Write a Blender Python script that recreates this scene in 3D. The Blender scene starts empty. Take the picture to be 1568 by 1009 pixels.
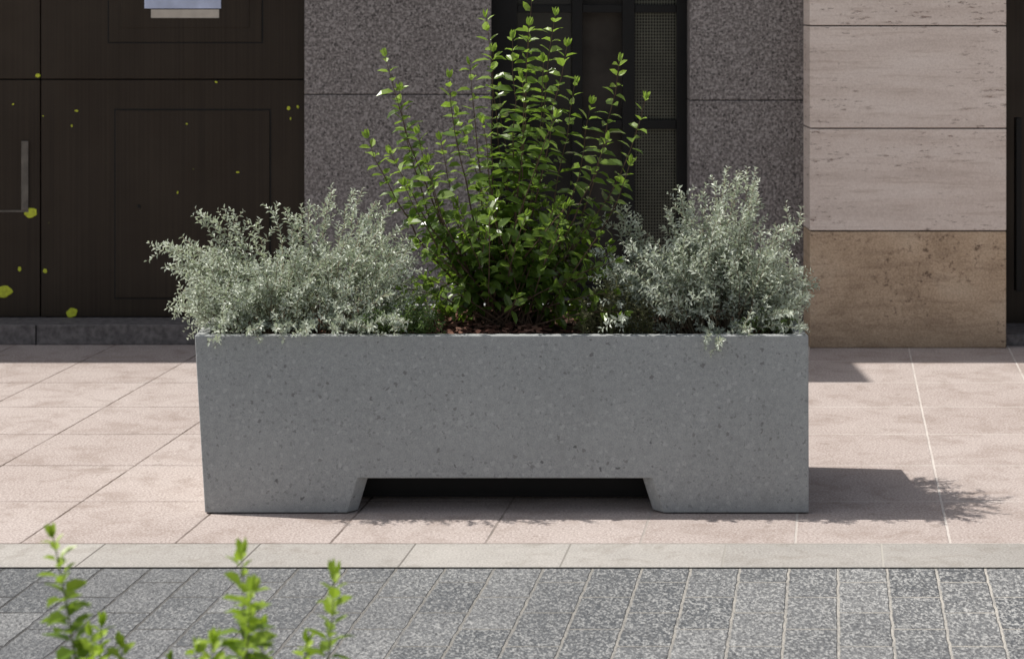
import bpy, math, random
from mathutils import Vector, Matrix
random.seed(11)
R = random.random
def U(a,b): return a+(b-a)*R()
F=3239.0; CX=784.0; HY=-10.0; H=1.7
def PX(px,Y): return (px-CX)/F*Y
def PZ(py,Y): return H-(py-HY)/F*Y
def P(px,py,Y): return Vector((PX(px,Y),Y,PZ(py,Y)))
scene=bpy.context.scene
col=scene.collection
# ---------------------------------------------------------------- nodes helper
class NB:
    def __init__(s,name):
        s.m=bpy.data.materials.new(name); s.m.use_nodes=True
        s.t=s.m.node_tree; s.n=s.t.nodes; s.l=s.t.links
        s.b=s.n['Principled BSDF']; s.out=s.n['Material Output']
        s._pos=None
    def set(s,sock,v):
        if v is None: return
        if isinstance(v,bpy.types.NodeSocket): s.l.new(v,sock)
        else:
            if sock.type=='RGBA' and len(v)==3: v=(*v,1)
            sock.default_value=v
    def math(s,op,a,b=None,c=None,clamp=False):
        n=s.n.new('ShaderNodeMath'); n.operation=op; n.use_clamp=clamp
        s.set(n.inputs[0],a); s.set(n.inputs[1],b)
        if c is not None: s.set(n.inputs[2],c)
        return n.outputs[0]
    def pos(s):
        if s._pos is None:
            n=s.n.new('ShaderNodeNewGeometry'); s._pos=n.outputs['Position']
        return s._pos
    def sep(s,v):
        n=s.n.new('ShaderNodeSeparateXYZ'); s.l.new(v,n.inputs[0]); return n.outputs
    def comb(s,x,y,z=0.0):
        n=s.n.new('ShaderNodeCombineXYZ'); s.set(n.inputs[0],x); s.set(n.inputs[1],y); s.set(n.inputs[2],z); return n.outputs[0]
    def mapv(s,v,scale=(1,1,1),rot=(0,0,0),loc=(0,0,0)):
        n=s.n.new('ShaderNodeMapping'); s.l.new(v,n.inputs[0]); n.inputs['Scale'].default_value=scale
        n.inputs['Rotation'].default_value=rot; n.inputs['Location'].default_value=loc; return n.outputs[0]
    def noise(s,scale,detail=4,rough=.55,v=None,dist=0.0,colr=False):
        n=s.n.new('ShaderNodeTexNoise'); s.l.new(v if v is not None else s.pos(),n.inputs['Vector'])
        n.inputs['Scale'].default_value=scale; n.inputs['Detail'].default_value=min(detail,4); n.inputs['Roughness'].default_value=rough
        n.inputs['Distortion'].default_value=dist
        return n.outputs['Color'] if colr else n.outputs['Fac']
    def voro(s,scale,v=None,feature='F1'):
        n=s.n.new('ShaderNodeTexVoronoi'); n.feature=feature; s.l.new(v if v is not None else s.pos(),n.inputs['Vector'])
        n.inputs['Scale'].default_value=scale; return n
    def ramp(s,f,stops):
        n=s.n.new('ShaderNodeValToRGB'); s.l.new(f,n.inputs[0]); e=n.color_ramp.elements
        while len(e)<len(stops): e.new(.5)
        for i,(p,c) in enumerate(stops):
            e[i].position=p
            if isinstance(c,(int,float)): c=(c,c,c)
            e[i].color=(*c,1)
        return n.outputs[0]
    def mix(s,f,a,b,mode='MIX'):
        n=s.n.new('ShaderNodeMix'); n.data_type='RGBA'; n.blend_type=mode
        s.set(n.inputs[0],f); s.set(n.inputs[6],a); s.set(n.inputs[7],b); return n.outputs[2]
    def bump(s,h,strength=.3,dist=.01):
        n=s.n.new('ShaderNodeBump'); n.inputs['Strength'].default_value=strength; n.inputs['Distance'].default_value=dist
        s.l.new(h,n.inputs['Height']); s.l.new(n.outputs[0],s.b.inputs['Normal'])
    def fin(s,colr,rough=.8,spec=.3,metal=0):
        s.set(s.b.inputs['Base Color'],colr); s.set(s.b.inputs['Roughness'],rough)
        s.b.inputs['Specular IOR Level'].default_value=spec; s.b.inputs['Metallic'].default_value=metal
        return s.m
def warp(b,amt,scale):
    n=b.n.new('ShaderNodeVectorMath'); n.operation='SUBTRACT'; b.l.new(b.noise(scale,1,.5,colr=True),n.inputs[0]); n.inputs[1].default_value=(.5,.5,.5)
    n2=b.n.new('ShaderNodeVectorMath'); n2.operation='SCALE'; b.l.new(n.outputs[0],n2.inputs[0]); n2.inputs['Scale'].default_value=amt
    n3=b.n.new('ShaderNodeVectorMath'); n3.operation='ADD'; b.l.new(b.pos(),n3.inputs[0]); b.l.new(n2.outputs[0],n3.inputs[1])
    return n3.outputs[0]
def chips(b,scale,lo,gain,v):
    vo=b.voro(scale,v); c=b.sep(vo.outputs['Color'])
    r=b.math('MULTIPLY',b.math('SUBTRACT',c[0],lo),gain)
    d=b.math('SUBTRACT',r,vo.outputs['Distance'])
    return b.math('MULTIPLY',d,14.0,clamp=True), c[1]
# ---------------------------------------------------------------- materials
def m_concrete():
    b=NB('speckled_concrete')
    w=warp(b,.018,95)
    base=b.ramp(b.noise(2.6,4,.6),[(.3,(.30,.326,.328)),(.7,(.355,.382,.382))])
    base=b.mix(.32,base,b.ramp(b.noise(260,2,.65),[(.3,.14),(.7,.56)]))
    base=b.mix(.22,base,b.ramp(b.noise(60,3,.65),[(.35,.22),(.65,.46)]))
    l1,_=chips(b,48,.42,.75,w)
    base=b.mix(b.math('MULTIPLY',l1,.36),base,(.52,.53,.53))
    d1,r=chips(b,36,.54,.62,b.mapv(w,loc=(3.1,7.7,1.3))); d2,_=chips(b,66,.42,.70,b.mapv(w,loc=(13.1,2.7,5.3)))
    base=b.mix(b.math('MULTIPLY',d2,.45),base,(.15,.155,.155))
    base=b.mix(b.math('MULTIPLY',d1,.75),base,b.mix(r,(.08,.08,.085),(.20,.20,.20)))
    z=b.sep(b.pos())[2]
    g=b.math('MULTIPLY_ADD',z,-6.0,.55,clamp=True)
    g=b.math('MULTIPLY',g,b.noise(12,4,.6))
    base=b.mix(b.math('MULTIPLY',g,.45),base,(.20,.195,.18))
    run=b.ramp(b.noise(1.0,3,.6,v=b.mapv(b.pos(),scale=(9,9,.8))),[(.52,0.0),(.72,1.0)])
    base=b.mix(b.math('MULTIPLY',run,.2),base,(.18,.18,.17))
    b.bump(b.noise(180,2,.6),.12,.004)
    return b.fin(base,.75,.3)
def paving_uv(b,s,u0,Y0,w,d):
    x,y,z=b.sep(b.pos())[:3]
    yy=b.math('SUBTRACT',y,Y0)
    u=b.math('ADD',b.math('SUBTRACT',x,b.math('MULTIPLY',yy,s)),-u0+w*200)
    v=b.math('ADD',yy,d*200)
    return u,v,x,y
def brick(b,vec,w,h,mort,off,smooth=.3):
    n=b.n.new('ShaderNodeTexBrick'); b.l.new(vec,n.inputs['Vector']); n.offset=off; n.offset_frequency=2; n.squash=1
    n.inputs['Color1'].default_value=(0,0,0,1); n.inputs['Color2'].default_value=(1,1,1,1); n.inputs['Mortar'].default_value=(.5,.5,.5,1)
    n.inputs['Scale'].default_value=1; n.inputs['Mortar Size'].default_value=mort; n.inputs['Mortar Smooth'].default_value=smooth
    n.inputs['Bias'].default_value=0; n.inputs['Brick Width'].default_value=w; n.inputs['Row Height'].default_value=h
    return n.outputs['Color'],n.outputs['Fac']
SH=.152
def m_slabs():
    b=NB('pink_granite_slabs')
    u,v,x,y=paving_uv(b,SH,.396,6.54,.4795,.54)
    uw=b.math('ADD',u,b.math('MULTIPLY',b.math('SUBTRACT',b.noise(25,3),.5),.006))
    rnd,mort=brick(b,b.comb(uw,v),.4795,.54,.0045,0)
    base=b.ramp(b.noise(2.2,5,.6),[(.3,(.34,.275,.25)),(.5,(.42,.355,.33)),(.7,(.48,.42,.395))])
    base=b.mix(.32,base,b.mix(rnd,(.27,.21,.187),(.55,.49,.465)))
    base=b.mix(.5,base,b.ramp(b.noise(120,4,.75),[(.34,(.13,.105,.092)),(.5,(.43,.37,.342)),(.66,(.78,.72,.69))]))
    st=b.ramp(b.noise(5.5,4,.7,dist=.6),[(.48,0.0),(.70,1.0)])
    base=b.mix(b.math('MULTIPLY',st,.5),base,(.23,.175,.145))
    spots=chips(b,11,.7,.9,warp(b,.05,30))[0]
    base=b.mix(b.math('MULTIPLY',spots,.35),base,(.2,.16,.13))
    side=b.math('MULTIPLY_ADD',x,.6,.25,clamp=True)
    mc=b.mix(side,(.10,.075,.06),(.60,.56,.52))  # joints dark left, pale right: effect of the sun angle put into colour
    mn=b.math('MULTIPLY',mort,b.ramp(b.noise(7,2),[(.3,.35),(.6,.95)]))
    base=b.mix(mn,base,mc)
    h=b.math('SUBTRACT',b.math('MULTIPLY',b.noise(160,2,.6),.25),b.math('MULTIPLY',mort,.8))
    b.bump(h,.4,.006)
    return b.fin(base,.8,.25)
def m_strip():
    b=NB('border_stone')
    u,v,x,y=paving_uv(b,SH,.621,6.27,.4795,.27)
    rnd,mort=brick(b,b.comb(u,b.math('SUBTRACT',v,0.0)),.4795,.27,.0035,0)
    base=b.ramp(b.noise(3.5,5,.65),[(.3,(.24,.225,.205)),(.6,(.38,.355,.325)),(.8,(.47,.445,.41))])
    base=b.mix(.35,base,b.mix(rnd,(.21,.20,.18),(.54,.51,.47)))
    base=b.mix(.4,base,b.ramp(b.noise(140,3,.7),[(.3,(.12,.115,.11)),(.7,(.67,.64,.61))]))
    st=b.ramp(b.noise(7,4,.7,dist=.6),[(.50,0.0),(.70,1.0)])
    base=b.mix(b.math('MULTIPLY',st,.45),base,(.19,.165,.135))
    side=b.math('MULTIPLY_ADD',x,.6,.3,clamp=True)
    base=b.mix(b.math('MULTIPLY',mort,.8),base,b.mix(side,(.10,.09,.08),(.42,.40,.36)))  # joint colour brightens along x to imitate the view against the sun
    b.bump(b.math('SUBTRACT',b.math('MULTIPLY',b.noise(120,2),.3),mort),.3,.005)
    return b.fin(base,.75,.3)
def m_setts():
    b=NB('grey_granite_setts')
    u,v,x,y=paving_uv(b,SH,.6756,6.27,.1452,.30)
    nz=b.math('MULTIPLY',b.math('SUBTRACT',b.noise(22,2),.5),.010)
    rnd,mort=brick(b,b.comb(b.math('ADD',v,nz),b.math('ADD',u,nz)),.30,.1452,.0052,.5,.4)
    big=b.noise(1.6,3,.6)
    base=b.mix(rnd,(.095,.102,.11),(.19,.194,.198))
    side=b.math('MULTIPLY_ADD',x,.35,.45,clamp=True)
    fleck=b.ramp(b.noise(130,2,.6,v=b.mapv(warp(b,.012,70),scale=(1,.5,1))),[(.47,0.0),(.62,1.0)])
    fl=b.math('MULTIPLY',fleck,b.math('MULTIPLY_ADD',side,.55,.28))
    base=b.mix(fl,base,(.54,.54,.525))
    dk=b.ramp(b.noise(100,2,.6,v=b.mapv(b.pos(),loc=(5,3,1),scale=(1,.6,1))),[(.36,1.0),(.48,0.0)])
    base=b.mix(b.math('MULTIPLY',dk,.6),base,(.05,.052,.056))
    base=b.mix(b.ramp(big,[(.4,.0),(.75,.4)]),base,(.085,.088,.095))
    mc=b.mix(side,(.055,.054,.053),(.50,.475,.43))  # sun-dependent joint brightness painted in, darker left and paler right
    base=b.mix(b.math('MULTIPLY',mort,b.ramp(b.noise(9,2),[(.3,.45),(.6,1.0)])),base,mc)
    h=b.math('SUBTRACT',b.math('MULTIPLY',b.noise(110,2,.65),.9),b.math('MULTIPLY',mort,1.1))
    b.bump(h,.9,.009)
    return b.fin(base,.65,.4)
def m_granite():
    b=NB('grey_granite_cladding')
    base=b.mix(.55,b.ramp(b.noise(1.5,4),[(.3,(.165,.148,.142)),(.7,(.215,.196,.188))]),b.ramp(b.noise(75,3,.75),[(.38,(.04,.037,.036)),(.5,(.18,.164,.158)),(.64,(.54,.505,.49))]))
    w=warp(b,.02,90)
    c,_=chips(b,52,.25,.85,w)
    base=b.mix(b.math('MULTIPLY',c,.5),base,(.40,.375,.365))
    c2,_=chips(b,75,.4,.9,b.mapv(w,loc=(4,5,6)))
    base=b.mix(b.math('MULTIPLY',c2,.75),base,(.03,.027,.027))
    b.bump(b.noise(120,2,.6),.25,.004)
    return b.fin(base,.7,.35)
def m_trav():
    b=NB('travertine_cladding')
    v=b.mapv(b.pos(),scale=(1,1,9))
    base=b.ramp(b.noise(1.3,4,.55,v=v,dist=.2),[(.3,(.57,.47,.41)),(.5,(.74,.635,.565)),(.72,(.84,.75,.685))])
    base=b.mix(.35,base,b.ramp(b.noise(1.4,3),[(.35,(.62,.52,.455)),(.65,(.85,.76,.695))]))
    base=b.mix(.22,base,b.ramp(b.noise(140,2,.7),[(.3,(.32,.25,.20)),(.7,(.93,.87,.81))]))
    vein=b.ramp(b.noise(2.2,4,.7,v=b.mapv(b.pos(),scale=(1.6,1.6,26),loc=(3,0,1))),[(.54,0.0),(.66,1.0)])
    base=b.mix(b.math('MULTIPLY',vein,.34),base,(.40,.30,.235))
    pits=b.ramp(b.noise(5.0,4,.8,v=b.mapv(b.pos(),scale=(2.4,2.4,13))),[(.60,0.0),(.635,1.0)])
    patch=b.ramp(b.noise(1.7,2,.5,v=b.mapv(b.pos(),scale=(1,1,2.2),loc=(2,0,4))),[(.42,.1),(.55,1.0)])
    pits=b.math('MULTIPLY',pits,patch)
    base=b.mix(b.math('MULTIPLY',pits,.8),base,(.20,.13,.10))
    spot,_=chips(b,7,.75,.45,warp(b,.03,40))
    base=b.mix(b.math('MULTIPLY',spot,.7),base,(.12,.08,.06))
    b.bump(b.math('SUBTRACT',b.noise(90,2),pits),.4,.006)
    return b.fin(base,.7,.3)
def m_brown():
    b=NB('brown_sandstone_base')
    base=b.ramp(b.noise(3.0,4,.6,dist=.8),[(.25,(.36,.25,.155)),(.5,(.52,.38,.255)),(.78,(.66,.53,.39))])
    v=b.mapv(b.pos(),rot=(0,math.radians(-38),0),scale=(1.2,1,9))
    sc=b.ramp(b.noise(3.0,4,.65,v=v,dist=.4),[(.50,0.0),(.62,1.0)])
    base=b.mix(b.math('MULTIPLY',sc,.5),base,(.21,.13,.08))
    base=b.mix(.32,base,b.ramp(b.noise(120,3,.7),[(.3,(.14,.10,.06)),(.7,(.9,.73,.56))]))
    pit=b.ramp(b.noise(38,4,.7),[(.57,0.0),(.66,1.0)])
    pit=b.math('MULTIPLY',pit,b.ramp(b.noise(3.3,2),[(.42,0.0),(.55,1.0)]))
    base=b.mix(b.math('MULTIPLY',pit,.8),base,(.10,.06,.04))
    z=b.sep(b.pos())[2]
    low=b.math('MULTIPLY_ADD',z,-5,.7,clamp=True)
    base=b.mix(b.math('MULTIPLY',low,.5),base,(.19,.13,.08))
    b.bump(b.noise(60,3),.4,.008)
    return b.fin(base,.75,.3)
def m_plain(name,c,rough=.6,spec=.4,metal=0,var=.25,scale=8,bump=0):
    b=NB(name)
    c2=tuple(x*(1-var) for x in c); c3=tuple(min(1,x*(1+var)) for x in c)
    base=b.ramp(b.noise(scale,3,.6),[(.3,c2),(.7,c3)])
    if bump: b.bump(b.noise(scale*8,2),bump,.004)
    return b.fin(base,rough,spec,metal)
def m_door():
    b=NB('brown_painted_metal')
    v=b.mapv(b.pos(),scale=(120,1,.8))
    st=b.noise(1.0,3,.6,v=v)
    base=b.ramp(st,[(.3,(.020,.0135,.0083)),(.7,(.034,.024,.0150))])
    base=b.mix(b.ramp(b.noise(1.3,4,.6),[(.45,0.0),(.75,.5)]),base,(.048,.036,.024))
    sp,_=chips(b,14,.93,2.0,warp(b,.02,50))
    base=b.mix(b.math('MULTIPLY',sp,.6),base,(.20,.22,.03))
    return b.fin(base,b.ramp(b.noise(4,3),[(.3,.42),(.7,.62)]),.25)
def m_leaf(name,dark,light,young,trans=.3,rough=.4,spec=.5):
    b=NB(name)
    g=b.n.new('ShaderNodeNewGeometry')
    a=b.n.new('ShaderNodeAttribute'); a.attribute_name='tone'
    c=b.mix(g.outputs['Random Per Island'],dark,light)
    c=b.mix(a.outputs['Fac'],c,young)
    b.fin(c,rough,spec)
    t=b.n.new('ShaderNodeBsdfTranslucent'); 
    tc=b.mix(.6,c,tuple(min(1,x*y) for x,y in zip(young,(1.1,1.25,.7))))
    b.l.new(tc,t.inputs[0])
    m=b.n.new('ShaderNodeMixShader'); m.inputs[0].default_value=trans
    b.l.new(b.b.outputs[0],m.inputs[1]); b.l.new(t.outputs[0],m.inputs[2]); b.l.new(m.outputs[0],b.out.inputs[0])
    return b.m
def m_glass():
    b=NB('dark_window_glass')
    base=b.ramp(b.noise(1.5,2),[(.3,(.012,.012,.011)),(.7,(.03,.029,.026))])
    return b.fin(base,.15,.35)
def m_soil():
    b=NB('bark_mulch')
    vo=b.voro(70,warp(b,.02,60)); c=b.sep(vo.outputs['Color'])[0]
    base=b.ramp(c,[(0,(.02,.012,.009)),(.5,(.055,.03,.02)),(1,(.12,.065,.044))])
    b.bump(vo.outputs['Distance'],.8,.01)
    return b.fin(base,.9,.2)
M=dict(conc=m_concrete(),slab=m_slabs(),strip=m_strip(),sett=m_setts(),gran=m_granite(),trav=m_trav(),brown=m_brown(),
 door=m_door(),glass=m_glass(),soil=m_soil(),
 black=m_plain('black_metal',(.006,.006,.006),.5,.25),
 plinth=m_plain('grey_stone_plinth',(.15,.138,.135),.8,.3,0,.4,30,.2),
 wall=m_plain('dark_recess_wall',(.02,.018,.016),.8),
 ground=m_plain('ground_paving',(.42,.39,.36),.9,.2,0,.2,1.5,.2),
 wire=m_plain('wire_mesh',(.12,.12,.09),.5,.4,.3),
 blind=m_plain('window_blind',(.045,.04,.034),.8,.2),
 yellow=m_plain('yellow_paint_splash',(.50,.56,.035),.5,.4,0,.2,60),
 paper=m_plain('beige_paper',(.50,.46,.40),.8,.2,0,.08,20),
 blue=m_plain('blue_plastic_sleeve',(.50,.57,.76),.3,.5,0,.15,10),
 steel=m_plain('worn_steel',(.12,.11,.095),.5,.4,.3,.3,20),
 bark=m_plain('shrub_bark',(.11,.072,.05),.8,.2,0,.3,60),
 gstem=m_plain('green_stem',(.13,.15,.06),.6,.3,0,.3,60),
 sstem=m_plain('grey_stem',(.20,.17,.12),.7,.3,0,.3,60),
 roof=m_plain('canopy_concrete',(.3,.29,.27),.8))
M['privet']=m_leaf('privet_leaf',(.034,.070,.016),(.10,.165,.036),(.31,.44,.07),.36,.27,.6)
M['silver']=m_leaf('silver_leaf',(.24,.28,.22),(.56,.60,.53),(.64,.68,.61),.22,.42,.55)
M['cover']=m_leaf('ground_cover_leaf',(.05,.09,.025),(.13,.19,.06),(.2,.3,.08),.25,.45,.4)
M['olive']=m_leaf('olive_leaf',(.07,.07,.035),(.17,.16,.095),(.2,.2,.1),.2,.6,.3)
# ---------------------------------------------------------------- object helpers
def empty(name):
    o=bpy.data.objects.new(name,None); col.objects.link(o); return o
def mesh(name,V,Fc,mat,parent=None,bevel=0,smooth=False,tone=None,mats=None,midx=None):
    me=bpy.data.meshes.new(name); me.from_pydata([tuple(v) for v in V],[],Fc); me.update()
    if mats:
        for m in mats: me.materials.append(m)
        me.polygons.foreach_set('material_index',midx)
    else: me.materials.append(mat)
    if tone is not None:
        a=me.attributes.new('tone','FLOAT','POINT'); a.data.foreach_set('value',tone)
    if smooth: me.polygons.foreach_set('use_smooth',[True]*len(me.polygons))
    o=bpy.data.objects.new(name,me); col.objects.link(o)
    if parent: o.parent=parent
    if bevel:
        b=o.modifiers.new('bevel','BEVEL'); b.width=bevel; b.segments=2; b.limit_method='ANGLE'; b.angle_limit=math.radians(30)
    return o
def boxvf(x0,x1,y0,y1,z0,z1,V,Fc):
    i=len(V)
    V+= [(x0,y0,z0),(x1,y0,z0),(x1,y1,z0),(x0,y1,z0),(x0,y0,z1),(x1,y0,z1),(x1,y1,z1),(x0,y1,z1)]
    Fc+=[(i,i+3,i+2,i+1),(i+4,i+5,i+6,i+7),(i,i+1,i+5,i+4),(i+1,i+2,i+6,i+5),(i+2,i+3,i+7,i+6),(i+3,i,i+4,i+7)]
def box(name,x0,x1,y0,y1,z0,z1,mat,parent=None,bevel=0):
    V=[];Fc=[]; boxvf(x0,x1,y0,y1,z0,z1,V,Fc); return mesh(name,V,Fc,mat,parent,bevel)
def sheet(name,x0,x1,y0,y1,z,mat):
    return mesh(name,[(x0,y0,z),(x1,y0,z),(x1,y1,z),(x0,y1,z)],[(0,1,2,3)],mat)
# ---------------------------------------------------------------- ground
sheet('ground',-300,300,-300,300,-.012,M['ground'])
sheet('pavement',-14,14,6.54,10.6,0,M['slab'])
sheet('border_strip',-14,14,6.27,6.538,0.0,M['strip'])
sheet('street_setts',-14,14,3.0,6.266,-.003,M['sett'])  # setts stop early; unseen ground before them kept pale to bounce light
# ---------------------------------------------------------------- building
B=empty('stone_building')
BH=3.75
YT=10.14; YG=10.36; YD=10.45
box('core',-12,12,10.95,15,-.01,BH-.01,M['wall'],B)
def pier(tag,x0,x1,zs,Yf=YG,mat=None,depth=.5,gap=.006):
    mat=mat or M['gran']
    for i in range(len(zs)-1):
        box('%s_block_%d'%(tag,i),x0,x1,Yf,Yf+depth,zs[i]+gap/2,zs[i+1]-gap/2,mat,B,.004)
    box(tag+'_core',x0+.01,x1-.01,Yf+.012,Yf+depth-.01,0,zs[-1]-.01,M['wall'],B)
xl0=PX(466,YG); xl1=PX(752,YG); xr0=PX(1056,YG); xr1=PX(1229,YG)
zj=PZ(145,YG); zjr=PZ(154,YG)
pier('granite_pier_a',xl0,xl1,[0,zj,zj+1.25,BH],gap=.004)
pier('granite_pier_b',xr0,xr1+.02,[0,zjr,zjr+1.25,BH],gap=.004)
box('window_lintel',xl1+.002,xr0-.002,YG+.003,YG+.45,2.9,BH-.02,M['gran'],B,.004)
zsill=PZ(462,YG)
box('window_sill_wall',xl1+.002,xr0-.002,YG+.004,YG+.45,0,zsill-.04,M['gran'],B,.004)
box('window_sill',xl1+.003,xr0-.003,YG-.03,YG+.42,zsill-.038,zsill,M['plinth'],B,.004)
wx0=xl1; wx1=xr0
def wb(name,px0,px1,z0,z1,Y=10.50,d=.05,mat=None):
    return box(name,PX(px0,Y),PX(px1,Y),Y,Y+d,z0,z1,mat or M['black'],B,.003)
for nm,a,c in (('frame_left',752,792),('frame_bar_1',876,892),('frame_bar_2',953,972),('frame_right',1036,1062)):
    wb(nm,a,c,zsill+.001,2.9)
for k,(py0,py1) in enumerate(((8,20),(184,198),)):
    z1=PZ(py0,10.5); z0=PZ(py1,10.5)
    for j,(a,c) in enumerate(((792,876),(892,953),(972,1036))):
        if k==1 and j==0: continue
        wb('frame_cross_%d_%d'%(k,j),a+.5,c-.5,z0,z1,10.503,.044)
wb('frame_foot',793,1035,zsill+.002,zsill+.06,10.504,.04)
box('window_glass',wx0-.02,wx1+.02,10.60,10.61,zsill+.002,2.9,M['glass'],B)
box('window_blind',PX(892,10.585),PX(953,10.585),10.575,10.585,zsill+.01,2.88,M['blind'],B)
V=[];Fc=[]
ya=10.53; xa=PX(972,ya); xb=PX(1037,ya); n=15
for i in range(n):
    x=xa+(xb-xa)*(i+.5)/n; boxvf(x-.002,x+.002,ya,ya+.003,zsill+.06,2.88,V,Fc)
z=zsill+.07
while z<2.88:
    boxvf(xa,xb,ya+.004,ya+.007,z-.002,z+.002,V,Fc); z+=.0155
mesh('wire_mesh',V,Fc,M['wire'],B)
tx0=PX(1240,YT); tx1=PX(1541,YT)
zb=PZ(354,YT); z2=PZ(197,YT); z3=PZ(40,YT); st=z3-z2
box('sandstone_base',tx0,tx1,YT,YT+.6,0,zb-.003,M['brown'],B,.006)
zs=[zb,z2,z3]
while zs[-1]+st<BH-.1: zs.append(zs[-1]+st)
zs.append(BH)
pier('travertine',tx0,tx1,zs,YT,M['trav'],.6,.006)
box('doorway_panel',tx1+.002,tx1+1.4,10.55,10.6,.02,2.9,M['door'],B)
box('doorway_frame',tx1+.02,tx1+.05,10.42,10.55,.02,2.9,M['steel'],B,.004)
box('doorway_handle',PX(1553,10.4),PX(1562,10.4),10.36,10.41,PZ(445,10.4),PZ(180,10.4),M['black'],B,.004)
box('doorway_step',tx1+.002,tx1+1.4,10.2,10.7,0,.055,M['plinth'],B,.005)
box('doorway_lintel',tx1+.002,tx1+1.4,10.3,10.9,2.9,BH,M['trav'],B,.004)
pier('travertine_far',tx1+1.402,tx1+6,[0]+zs,YT,M['trav'],.6,.006)
box('door_plinth',-4.7,xl0-.004,10.23,10.9,0,PZ(497,10.23),M['plinth'],B,.006)
for xj in (-2.305,-3.6):
    box('plinth_joint_%d'%int(-xj),xj,xj+.006,10.2285,10.24,0.0,PZ(498,10.23),M['black'],B)
zp=PZ(497,10.23)+.004
def dpx(p): return PX(p,YD)
def dpz(p): return PZ(p,YD)
box('door_back',-4.7,xl0-.002,YD+.03,YD+.2,zp,BH-.03,M['black'],B)
g=.006
rows=[(zp,dpz(122)-g/2),(dpz(122)+g/2,2.7)]
cols=[(-4.7,-3.62),(-3.61,dpx(62)-g/2),(dpx(62)+g/2,xl0-.006)]
for i,(a,c) in enumerate(cols):
    for j,(z0,z1) in enumerate(rows):
        box('door_panel_%d_%d'%(i,j),a,c,YD,YD+.04,z0,z1,M['door'],B,.003)
box('door_fascia',-4.7,xl0-.006,YD-.004,YD+.04,2.706,BH-.02,M['door'],B,.003)
def frame(tag,px0,px1,py0,py1,w=.007,th=.005,mat=None,fill=True):
    x0,x1=dpx(px0),dpx(px1); z1,z0=dpz(py0),dpz(py1); mat=mat or M['black']
    V=[];Fc=[]
    boxvf(x0,x0+w,YD-.0015,YD+.001,z0,z1,V,Fc); boxvf(x1-w,x1,YD-.0015,YD+.001,z0,z1,V,Fc)
    boxvf(x0+w,x1-w,YD-.0015,YD+.001,z0,z0+w,V,Fc); boxvf(x0+w,x1-w,YD-.0015,YD+.001,z1-w,z1,V,Fc)
    mesh(tag+'_groove',V,Fc,mat,B)
    if fill: box(tag+'_leaf',x0+w,x1-w,YD-.007,YD+.001,z0+w,z1-w,M['door'],B,.003)
frame('hatch',175,415,167,458)
frame('upper_hatch',165,403,-250,67)
box('upper_inner_panel',dpx(186),dpx(382),YD-.011,YD-.006,dpz(43),dpz(-240),M['door'],B,.002)
box('paper_notice',PX(232,YD),PX(336,YD),YD-.016,YD-.0115,dpz(28),dpz(15),M['paper'],B)
box('blue_notice',PX(222,YD),PX(339,YD),YD-.018,YD-.0115,dpz(13.5),dpz(-70),M['blue'],B)
box('door_lock_plate',dpx(33),dpx(44),YD-.01,YD+.001,dpz(322),dpz(216),M['steel'],B,.003)
box('door_scratch_bar',dpx(-60),dpx(44),YD-.004,YD+.001,dpz(325),dpz(322),M['steel'],B)
def blob(name,px,py,rw,rh,Y=YD-.0005,seed=0):
    rr=random.Random(seed); n=18; V=[];cx=PX(px,Y);cz=PZ(py,Y); k=Y/F
    a=rr.uniform(0,6)
    for s,yy in ((1,Y),(0.9,Y-.003)):
        for i in range(n):
            t=i/n*2*math.pi; r=1+.12*math.sin(2*t+a)+.08*math.sin(5*t+a*2)
            V.append((cx+rw*k*r*s*math.cos(t),yy,cz+rh*k*r*s*math.sin(t)))
    Fc=[tuple(range(n,2*n))]+[(i,(i+1)%n,n+(i+1)%n,n+i) for i in range(n)]
    return V,Fc
V=[];Fc=[]
spl=[(47,326,11,7),(4,447,14,10),(110,479,9,7),(58,116,3.5,3.5),(442,166,2.5,3.5),(456,164,2,2.5),(30,412,3,3.5),(69,415,3,4),(364,264,2.5,1.5),(331,126,2,1.6),(117,170,3,1.6),(286,190,1.6,1.3),(110,193,1.3,2),(445,182,1,2.5),(20,160,1.5,1.5),(272,295,1.3,2),(66,178,1.3,1),(225,498,3,1.5)]
for i,(px,py,a,c) in enumerate(spl):
    Y=YD-.0005
    if 175<px<415: Y=YD-.0072
    v,f=blob('s',px,py,a,c,Y,i); o=len(V); V+=v; Fc+=[tuple(q+o for q in ff) for ff in f]
mesh('paint_splashes',V,Fc,M['yellow'],B)
v,f=blob('s',213,316,3,3,YD-.0072,5); mesh('keyhole',v,f,M['black'],B)
pier('granite_far',-9,-4.702,[0,zj,zj+1.25,BH])
box('canopy_slab',-3.1,-1.10,9.65,10.36,3.55,3.67,M['roof'],B,.01)
box('cornice',-9,8,10.16,10.9,BH,BH+.15,M['roof'],B,.01)
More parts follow.
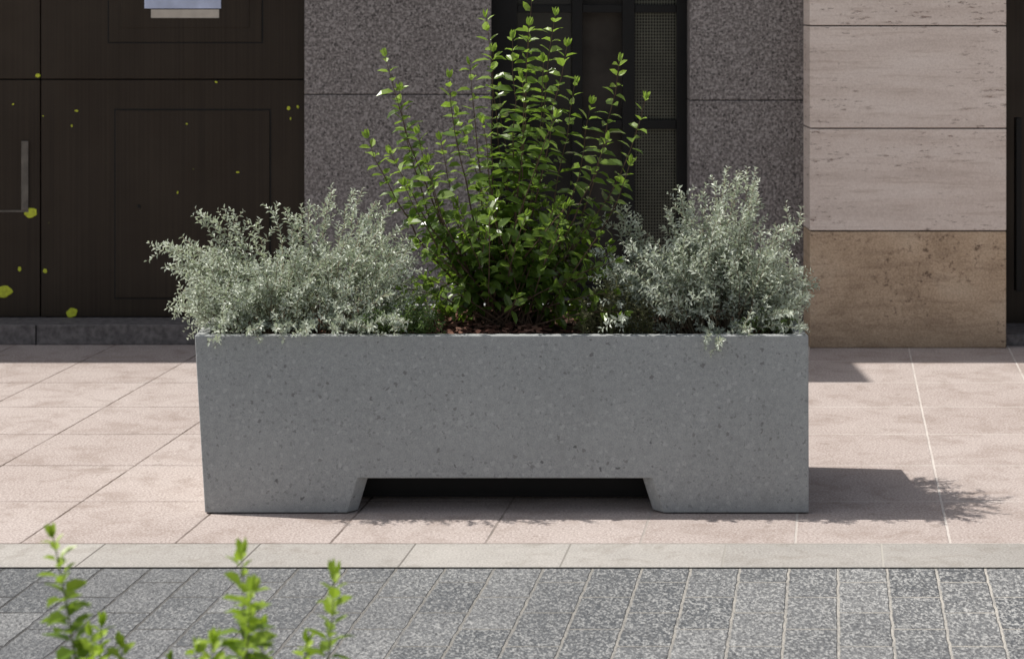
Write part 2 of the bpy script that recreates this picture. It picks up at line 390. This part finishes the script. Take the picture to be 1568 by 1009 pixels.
# ---------------------------------------------------------------- planter
PL=empty('concrete_planter')
Y0=6.9; DEP=.72; Y1=Y0+DEP
k=Y0/F
ztop=PZ(514,Y0); zc=PZ(733,Y0)
def qx(p): return (p-CX)*k
tl,tr,bl,br=qx(298),qx(1238),qx(313),qx(1239.5)
cl_t,cr_t=qx(547),qx(1000); cl_b,cr_b=qx(531),qx(1017)
ch=qx(784+15.5); cd=.04
def lerp(a,b,t): return a+(b-a)*t
sl=lerp(bl,tl,zc/ztop); sr=lerp(br,tr,zc/ztop)
z00=.004
V=[];Fc=[]
def v(*a): V.append(a); return len(V)-1
tp=.012
def ring(y,front,inset=0):
    def yy(z): return y+(tp*(1-z/ztop) if front else -tp*(1-z/ztop))
    return dict(bl=v(bl,yy(0),z00),bi=v(cl_b+inset,yy(0),z00),ci=v(cl_t+inset,yy(zc),zc),cj=v(cr_t-inset,yy(zc),zc),bj=v(cr_b-inset,yy(0),z00),
      br=v(br,yy(0),z00),sr=v(sr,yy(zc),zc),sl=v(sl,yy(zc),zc),tl=v(tl,yy(ztop),ztop),tr=v(tr,yy(ztop),ztop))
A=ring(Y0,True); C=ring(Y1,False)
Fc+=[(A['bl'],A['bi'],A['ci'],A['sl']),(A['bj'],A['br'],A['sr'],A['cj']),(A['sl'],A['ci'],A['cj'],A['sr'],A['tr'],A['tl'])]
Fc+=[(C['sl'],C['ci'],C['bi'],C['bl']),(C['cj'],C['sr'],C['br'],C['bj']),(C['tl'],C['tr'],C['sr'],C['cj'],C['ci'],C['sl'])]
def cring(y): return [v(cl_b+ch,y,z00),v(cl_t+ch,y,zc),v(cr_t-ch,y,zc),v(cr_b-ch,y,z00)]
m1=cring(Y0+cd+.01); m2=cring(Y1-cd-.01)
Fc+=[(A['bi'],m1[0],m1[1],A['ci']),(A['ci'],m1[1],m1[2],A['cj']),(A['cj'],m1[2],m1[3],A['bj'])]
Fc+=[(m1[0],m2[0],m2[1],m1[1]),(m1[1],m2[1],m2[2],m1[2]),(m1[2],m2[2],m2[3],m1[3])]
Fc+=[(m2[0],C['bi'],C['ci'],m2[1]),(m2[1],C['ci'],C['cj'],m2[2]),(m2[2],C['cj'],C['bj'],m2[3])]
Fc+=[(A['bl'],C['bl'],C['bi'],m2[0],m1[0],A['bi']),(A['bj'],m1[3],m2[3],C['bj'],C['br'],A['br'])]
Fc+=[(A['bl'],A['sl'],C['sl'],C['bl']),(A['sl'],A['tl'],C['tl'],C['sl']),(A['br'],C['br'],C['sr'],A['sr']),(A['sr'],C['sr'],C['tr'],A['tr'])]
th=.04; zs_=.50
I=[v(tl+th,Y0+th,ztop),v(tr-th,Y0+th,ztop),v(tr-th,Y1-th,ztop),v(tl+th,Y1-th,ztop)]
J=[v(tl+th,Y0+th,zs_),v(tr-th,Y0+th,zs_),v(tr-th,Y1-th,zs_),v(tl+th,Y1-th,zs_)]
O=[A['tl'],A['tr'],C['tr'],C['tl']]
for i in range(4):
    j=(i+1)%4; Fc.append((O[i],O[j],I[j],I[i])); Fc.append((I[i],I[j],J[j],J[i]))
Fc.append((J[0],J[1],J[2],J[3]))
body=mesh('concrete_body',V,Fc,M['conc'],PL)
import bmesh
bm=bmesh.new(); bm.from_mesh(body.data); bmesh.ops.recalc_face_normals(bm,faces=bm.faces); bm.to_mesh(body.data); bm.free()
bv=body.modifiers.new('bevel','BEVEL'); bv.width=.003; bv.segments=2; bv.limit_method='ANGLE'; bv.angle_limit=math.radians(25)
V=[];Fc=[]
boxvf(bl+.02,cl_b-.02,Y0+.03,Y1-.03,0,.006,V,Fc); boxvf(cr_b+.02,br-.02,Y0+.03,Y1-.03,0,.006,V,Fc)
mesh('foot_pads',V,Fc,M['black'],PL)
box('shade_panel',cl_b+ch+.002,cr_b-ch-.002,Y0+.20,Y0+.23,.012,zc-.001,M['black'],PL)  # added black panel, closes the gap so the underside goes dark
V=[];Fc=[]; nx,ny=120,40
from mathutils import noise as mn
for j in range(ny+1):
    for i in range(nx+1):
        x=lerp(tl+th-.002,tr-th+.002,i/nx); y=lerp(Y0+th-.002,Y1-th+.002,j/ny)
        zz=.548+.02*mn.noise(Vector((x*4,y*4,0)))+.012*mn.noise(Vector((x*30,y*30,3)))+.012*math.exp(-((x+.1)/.3)**2)
        V.append((x,y,zz))
for j in range(ny):
    for i in range(nx):
        a=j*(nx+1)+i; Fc.append((a,a+1,a+nx+2,a+nx+1))
mesh('bark_mulch_soil',V,Fc,M['soil'],PL)
V=[];Fc=[]
for i in range(1100):
    x=U(tl+.06,tr-.06) if R()<.5 else U(-.35,.1); y=U(Y0+.06,Y1-.06); z=.555+U(0,.02)+.012*math.exp(-((x+.1)/.3)**2)
    L=U(.006,.018);W=U(.004,.009);T=.002
    m=Matrix.Rotation(U(0,6.3),3,'Z')@Matrix.Rotation(U(-.5,.5),3,'X')@Matrix.Rotation(U(-.4,.4),3,'Y')
    vv=[];ff=[]; boxvf(-L,L,-W,W,-T,T,vv,ff); o=len(V)
    V+=[tuple(m@Vector(q)+Vector((x,y,z))) for q in vv]; Fc+=[tuple(q+o for q in f_) for f_ in ff]
bmk=NB('mulch_chip'); gg=bmk.n.new('ShaderNodeNewGeometry')
chipm=bmk.fin(bmk.ramp(gg.outputs['Random Per Island'],[(0,(.03,.016,.011)),(.6,(.12,.055,.04)),(1,(.26,.15,.11))]),.85,.2)
mesh('mulch_chips',V,Fc,chipm,PL)
# ---------------------------------------------------------------- plants
class Plant:
    def __init__(s): s.V=[];s.F=[];s.T=[];s.M=[]
    def tube(s,pts,r0,r1,mi=1,n=4):
        base=len(s.V); N=len(pts)
        for i,p in enumerate(pts):
            d=(pts[min(i+1,N-1)]-pts[max(i-1,0)]).normalized()
            a=d.orthogonal().normalized(); b=d.cross(a); r=lerp(r0,r1,i/(N-1))
            for k_ in range(n):
                t=k_/n*2*math.pi; q=p+(a*math.cos(t)+b*math.sin(t))*r; s.V.append(q); s.T.append(0)
        for i in range(N-1):
            for k_ in range(n):
                a=base+i*n+k_; b=base+i*n+(k_+1)%n; s.F.append((a,b,b+n,a+n)); s.M.append(mi)
    def leaf(s,p,d,up,L,W,tone=0,fold=.25,curl=.15,big=False):
        d=d.normalized(); side=d.cross(up)
        if side.length<1e-3: side=d.orthogonal()
        side.normalize(); nrm=side.cross(d)
        o=len(s.V)
        q=lambda t,w,h: p+d*(L*t)+side*(W*w)+nrm*(L*h)
        if big:
            s.V+=[q(0,0,0),q(.28,-.46,fold*.25),q(.3,0,0),q(.28,.46,fold*.25),q(.68,-.42,fold*.22-curl*.3),q(.68,0,-curl*.35),q(.68,.42,fold*.22-curl*.3),q(1,0,-curl)]
            s.F+=[(o,o+1,o+2),(o,o+2,o+3),(o+1,o+4,o+5,o+2),(o+2,o+5,o+6,o+3),(o+4,o+7,o+5),(o+5,o+7,o+6)]
            s.T+=[tone]*8; s.M+=[0]*6
        else:
            s.V+=[q(0,0,0),q(.5,-.5,fold*.3),q(1,0,-curl*.5),q(.5,.5,fold*.3)]
            s.F+=[(o,o+1,o+2),(o,o+2,o+3)]; s.T+=[tone]*4; s.M+=[0]*2
    def build(s,name,leafm,stemm):
        return mesh(name,s.V,s.F,None,tone=s.T,mats=[leafm,stemm],midx=s.M)
def bez(a,b,c,n):
    return [a*(1-t)**2+b*(2*t*(1-t))+c*t*t for t in [i/(n-1) for i in range(n)]]
def walk(pts,step):
    out=[];tot=sum((pts[i+1]-pts[i]).length for i in range(len(pts)-1));dist=0;nx=0
    for i in range(len(pts)-1):
        seg=pts[i+1]-pts[i]; L=seg.length
        while nx<=dist+L:
            out.append((pts[i]+seg*((nx-dist)/max(L,1e-6)),seg.normalized(),nx/tot)); nx+=step
        dist+=L
    return out,tot
UP=Vector((0,0,1))
def rv(a=1): return Vector((U(-a,a),U(-a,a),U(-a,a)))
def privet_stem(pl,pts,r0=.004,start=.2,step=.024,LL=.046,youngness=.6,keep=1,tip=True,wr=.52,tilt=.5):
    pl.tube(pts,r0,.0012)
    w,tot=walk(pts,step)
    ang=U(0,6.3)
    for p,d,t in w:
        ang+=math.pi/2+U(-.3,.3)
        if t<start: continue
        a=d.orthogonal().normalized(); b=d.cross(a)
        for s_ in (0,math.pi):
            if R()>keep: continue
            th_=ang+s_+U(-.3,.3)
            out=a*math.cos(th_)+b*math.sin(th_)
            rem=(1-t)*tot
            el=U(.2,.8) if rem>.08 else U(.7,1.4)
            ld=out+d*el*.8+Vector((0,0,-.12))+rv(.18)
            sz=LL*U(.65,1.15)
            if rem<.12: sz*=.5+.5*rem/.12
            tone=max(0,1-rem/.18)*youngness+U(0,.15)
            pl.leaf(p+out*.003,ld,d*.5+UP*.4+rv(tilt),sz,sz*U(wr-.06,wr+.06),min(1,tone),U(.15,.6),U(0,.35),True)
    if tip:
        p,d=pts[-1],(pts[-1]-pts[-2]).normalized()
        for i in range(4): pl.leaf(p,d+rv(.4),rv(1),LL*.55,LL*.25,youngness*1.0,.5,0,True)
pv=Plant()
tips=[(590,88,7.15),(688,120,7.2),(745,28,7.3),(815,-12,7.25),(850,25,7.35),(868,72,7.15),(948,95,7.3),(988,153,7.2),(564,212,7.15),(598,236,7.05),(700,175,7.4),(720,100,7.3),(785,60,7.15),(800,120,7.05),(832,95,7.2),(905,160,7.4),(880,130,7.3),(640,205,7.1),(655,250,7.0),(765,140,7.35),(930,215,7.1),(620,285,7.0),(965,250,7.15),(612,140,7.2),(740,190,7.1),(850,180,7.0),(675,215,7.4),(810,40,7.1),(755,80,7.2)]
for px,py,Y in tips:
    base=Vector((PX(772+U(-45,45),7.25),7.25+U(-.08,.08),.56)); tip=P(px,py,Y)
    far=abs(px-780)
    c=Vector((lerp(base.x,tip.x,.70 if far>90 else .4)+U(-.03,.03),lerp(base.y,tip.y,.6),lerp(base.z,tip.z,.38)))
    pts=bez(base,c,tip,12)
    for q in range(3,11): pts[q]=pts[q]+rv(.006)
    privet_stem(pv,pts,.006,.24,.034,.062,.8,.95,wr=.55)
def domeY(px):
    t=(px-785)/175.0
    return 460-190*max(0,1-t*t)**.65
for i in range(104):
    px=U(615,960); top=domeY(px); py=lerp(488,top,R()**.7); Y=7.25+U(-.33,.25)
    base=Vector((PX(772+U(-55,55),7.25),7.25+U(-.1,.1),.56)); tip=P(px,py,Y)
    c=Vector((lerp(base.x,tip.x,.6)+U(-.03,.03),lerp(base.y,tip.y,.7),lerp(base.z,tip.z,.55)+.05))
    privet_stem(pv,bez(base,c,tip,8),.003,.34,.034,.057,.4,.9,wr=.55)
pv.build('privet_shrub',M['privet'],M['bark'])
def silver(name,outline,cx,nst,baserange,bottom,yr,extra,leafm,stemm,L=.023,step=.0108,bfac=.5,sd_=0):
    pl=Plant()
    xs=[o[0] for o in outline]
    def top(px):
        wob=26*mn.noise(Vector((px/38.0,sd_,1.7)))+8
        for (a,ya),(b,yb) in zip(outline,outline[1:]):
            if a<=px<=b: return lerp(ya,yb,(px-a)/(b-a))+wob
        return 500
    def stem(base,tip,r,start,wild=.006):
        c=Vector((lerp(base.x,tip.x,.45)+U(-.04,.04),lerp(base.y,tip.y,.5)+U(-.02,.02),lerp(base.z,tip.z,.72)+.03))
        pts=bez(base,c,tip,9)
        for q in range(2,8): pts[q]=pts[q]+rv(wild)
        pl.tube(pts,r,.0008,1,3)
        def dress(pts,st,ln):
            w,tot=walk(pts,step); ang=U(0,6)
            for p,d,t in w:
                if t<st: continue
                ang+=2.0+U(-.4,.4); a=d.orthogonal().normalized(); b=d.cross(a)
                for s_ in ((0,math.pi) if R()<.75 else (0,)):
                    out=a*math.cos(ang+s_)+b*math.sin(ang+s_)
                    rem=(1-t)*tot; sz=ln*U(.7,1.2)*(1 if rem>.03 else .6+.4*rem/.03)
                    pl.leaf(p,out+d*U(.4,1.0)+rv(.15),d+UP*.5+rv(.5),sz,sz*U(.36,.52),U(0,.5)+(.3 if rem<.04 else 0),.5,.1)
        dress(pts,start,L)
        w,tot=walk(pts,.05)
        for p,d,t in w:
            if t<max(.35,start-.1) or t>.93: continue
            if R()<.8:
                out=(d.orthogonal().normalized()); out.rotate(Matrix.Rotation(U(0,6.3),3,d))
                ln=U(.04,.095); e=p+(out*.9+d*.8+UP*.2).normalized()*ln
                tw=[p,lerp(p,e,.5)+rv(.004),e]; pl.tube(tw,.001,.0006,1,3); dress(tw,.1,L*.9)
    for i in range(nst):
        px=U(xs[0],xs[-1]); t=top(px); bt=bottom(px)
        py=lerp(bt,t,1-R()**1.25*.97); Y=U(*yr)
        tip=P(px,py,Y)
        bx=cx+(px-cx)*bfac+U(-30,30); bx=min(max(bx,baserange[0]),baserange[1])
        base=Vector((PX(bx,7.2),min(max(lerp(7.22,Y,.5)+U(-.06,.06),7.0),7.5),.55))
        stem(base,tip,.0022,.35)
    for px,py,Y in extra:
        tip=P(px,py,Y); bx=min(max(cx+(px-cx)*.45,baserange[0]),baserange[1])
        for q in range(2):
            base=Vector((PX(bx,7.2),7.2,.55))
            stem(base,tip+rv(.035)*q,.0026,.4,.01)
    return pl.build(name,leafm,stemm)
outL=[(262,435),(285,410),(312,372),(345,372),(400,395),(435,368),(460,358),(500,352),(545,338),(590,350),(625,372),(650,405),(672,445)]
silver('silver_shrub',outL,465,250,(345,620),lambda px:512,(6.88,7.5),
  [(243,374,7.15),(258,464,7.1),(264,418,7.0),(306,322,7.2),(348,328,7.1),(435,323,7.2),(460,312,7.3),(484,314,7.15),(545,292,7.2),(575,308,7.3),(602,312,7.2),(300,500,6.92),(318,524,6.85),(335,490,6.86),(505,300,7.3),(640,366,7.2),(380,342,7.3),(285,380,7.2),(520,508,6.84),(420,505,6.85),(470,510,6.84),(250,372,7.25),(328,333,7.25),(570,500,6.85),(620,495,6.86),(380,508,6.85),(272,400,7.15),(288,440,6.95),(560,330,7.0),(610,350,7.1)],
  M['silver'],M['sstem'],sd_=2.3)
outR=[(905,435),(925,380),(950,366),(985,382),(1020,362),(1045,325),(1085,312),(1120,308),(1148,303),(1165,342),(1190,385),(1212,372),(1228,415),(1240,455)]
silver('silver_shrub',outR,1085,265,(930,1185),lambda px:512,(6.88,7.5),
  [(1145,256,7.2),(1128,264,7.25),(1082,282,7.2),(1040,292,7.15),(1217,334,7.2),(1227,440,7.1),(1256,442,7.15),(1230,412,7.3),(925,328,7.2),(945,324,7.25),(972,343,7.15),(1165,310,7.2),(1200,362,7.3),(1020,320,7.2),(1100,530,6.84),(1080,520,6.85),(1215,480,7.1),(905,385,7.1),(1242,455,7.0),(1195,500,6.95),(1215,480,6.95),(1220,400,6.95),(1205,345,7.0),(1150,505,6.86),(1060,300,7.3),(1110,285,7.05),(1155,275,7.1)],
  M['silver'],M['sstem'],sd_=5.1)
def cover(name,px0,px1,topy,n,yr,leafm,L=.02):
    pl=Plant()
    for i in range(n):
        px=U(px0,px1); Y=U(*yr); c0=(px0+px1)/2; e=1-abs(px-c0)/(px1-px0)*1.1
        tip=P(px,lerp(508,topy,R()**.7*e+.05),Y); base=Vector((tip.x*.9+PX(c0,7.1)*.1+U(-.02,.02),min(max(Y+U(-.03,.05),6.97),7.5),.55))
        pts=bez(base,lerp(base,tip,.5)+Vector((0,0,.03))+rv(.01),tip,5); pl.tube(pts,.0015,.0007,1,3)
        w,tot=walk(pts,.011); ang=U(0,6)
        for p,d,t in w:
            if t<.2: continue
            ang+=2.2; a=d.orthogonal().normalized(); b=d.cross(a)
            for s_ in (0,math.pi):
                out=a*math.cos(ang+s_)+b*math.sin(ang+s_)
                pl.leaf(p,out+d*.5+rv(.2),d+rv(.4),L*U(.6,1.1),L*U(.3,.5),U(0,.5)*t,.4,.2)
    return pl.build(name,leafm,M['gstem'])
cover('ground_cover_plant',555,680,455,130,(6.90,7.3),M['cover'])
cover('ground_cover_plant',885,1000,420,150,(6.95,7.2),M['olive'],.022)
cover('ground_cover_plant',1130,1220,470,60,(6.96,7.3),M['cover'],.018)
# --- foreground shrub
fg=Plant()
ft=[(82,824,3.5),(370,848,3.5),(512,880,3.55),(140,975,3.4),(185,990,3.5),(325,985,3.45),(400,965,3.6),(300,1000,3.5),(470,985,3.6),(60,1050,3.4),(230,1060,3.4),(540,1070,3.5),(155,960,3.55),(385,905,3.45),(125,1000,3.5)]
for i,(px,py,Y) in enumerate(ft):
    tip=P(px,py,Y); base=Vector((-.56+ (tip.x+.56)*.35,3.45+U(-.1,.1),0.0))
    c=Vector((lerp(base.x,tip.x,.9)+ (0.06 if i==0 else U(-.02,.03)),lerp(base.y,tip.y,.8),lerp(base.z,tip.z,.6)))
    privet_stem(fg,bez(base,c,tip,16),.0055,.35,.0135,.052,1.15,1,wr=.58)
for i in range(60):
    tip=Vector((U(-.95,-.2),U(3.2,3.75),U(.25,.56))); base=Vector((-.56+(tip.x+.56)*.4,3.45+U(-.15,.15),0))
    c=Vector((lerp(base.x,tip.x,.8),lerp(base.y,tip.y,.8),tip.z*.5))
    privet_stem(fg,bez(base,c,tip,8),.004,.3,.03,.04,.5,.9)
M['privet_y']=m_leaf('privet_leaf_young',(.05,.10,.018),(.11,.19,.03),(.33,.45,.05),.38,.35,.5)
fg.build('foreground_privet_shrub',M['privet_y'],M['gstem'])
# ---------------------------------------------------------------- light
sd=Vector((.73,-.11,-1)).normalized()
L=bpy.data.lights.new('sun','SUN'); L.energy=5.0; L.angle=math.radians(.5); L.color=(1,.955,.89)
lo=bpy.data.objects.new('sun',L); col.objects.link(lo); lo.rotation_euler=sd.to_track_quat('-Z','Y').to_euler(); lo.location=(-5,2,9)
w=bpy.data.worlds.new('World'); scene.world=w; w.use_nodes=True
nt=w.node_tree; sky=nt.nodes.new('ShaderNodeTexSky'); sky.sky_type='NISHITA'; sky.sun_disc=False
sky.sun_elevation=math.asin(-sd.z); sky.sun_rotation=math.atan2(-sd.x,-sd.y); sky.dust_density=3.0
hs=nt.nodes.new('ShaderNodeHueSaturation'); hs.inputs['Saturation'].default_value=.5
nt.links.new(sky.outputs[0],hs.inputs['Color'])
bg=nt.nodes['Background']; bg.inputs[1].default_value=.11; nt.links.new(hs.outputs[0],bg.inputs[0])
# ---------------------------------------------------------------- camera
cam=bpy.data.cameras.new('camera'); co=bpy.data.objects.new('camera',cam); col.objects.link(co)
co.location=(0,0,H); co.rotation_euler=(math.radians(90),0,0)
cam.sensor_width=36; cam.lens=F/1568*36; cam.shift_x=0; cam.shift_y=-(504.5-HY)/1568
cam.clip_end=2000; cam.dof.use_dof=True; cam.dof.focus_distance=7.1; cam.dof.aperture_fstop=5.6
scene.camera=co
scene.view_settings.view_transform='Standard'; scene.view_settings.look='None'; scene.view_settings.exposure=0
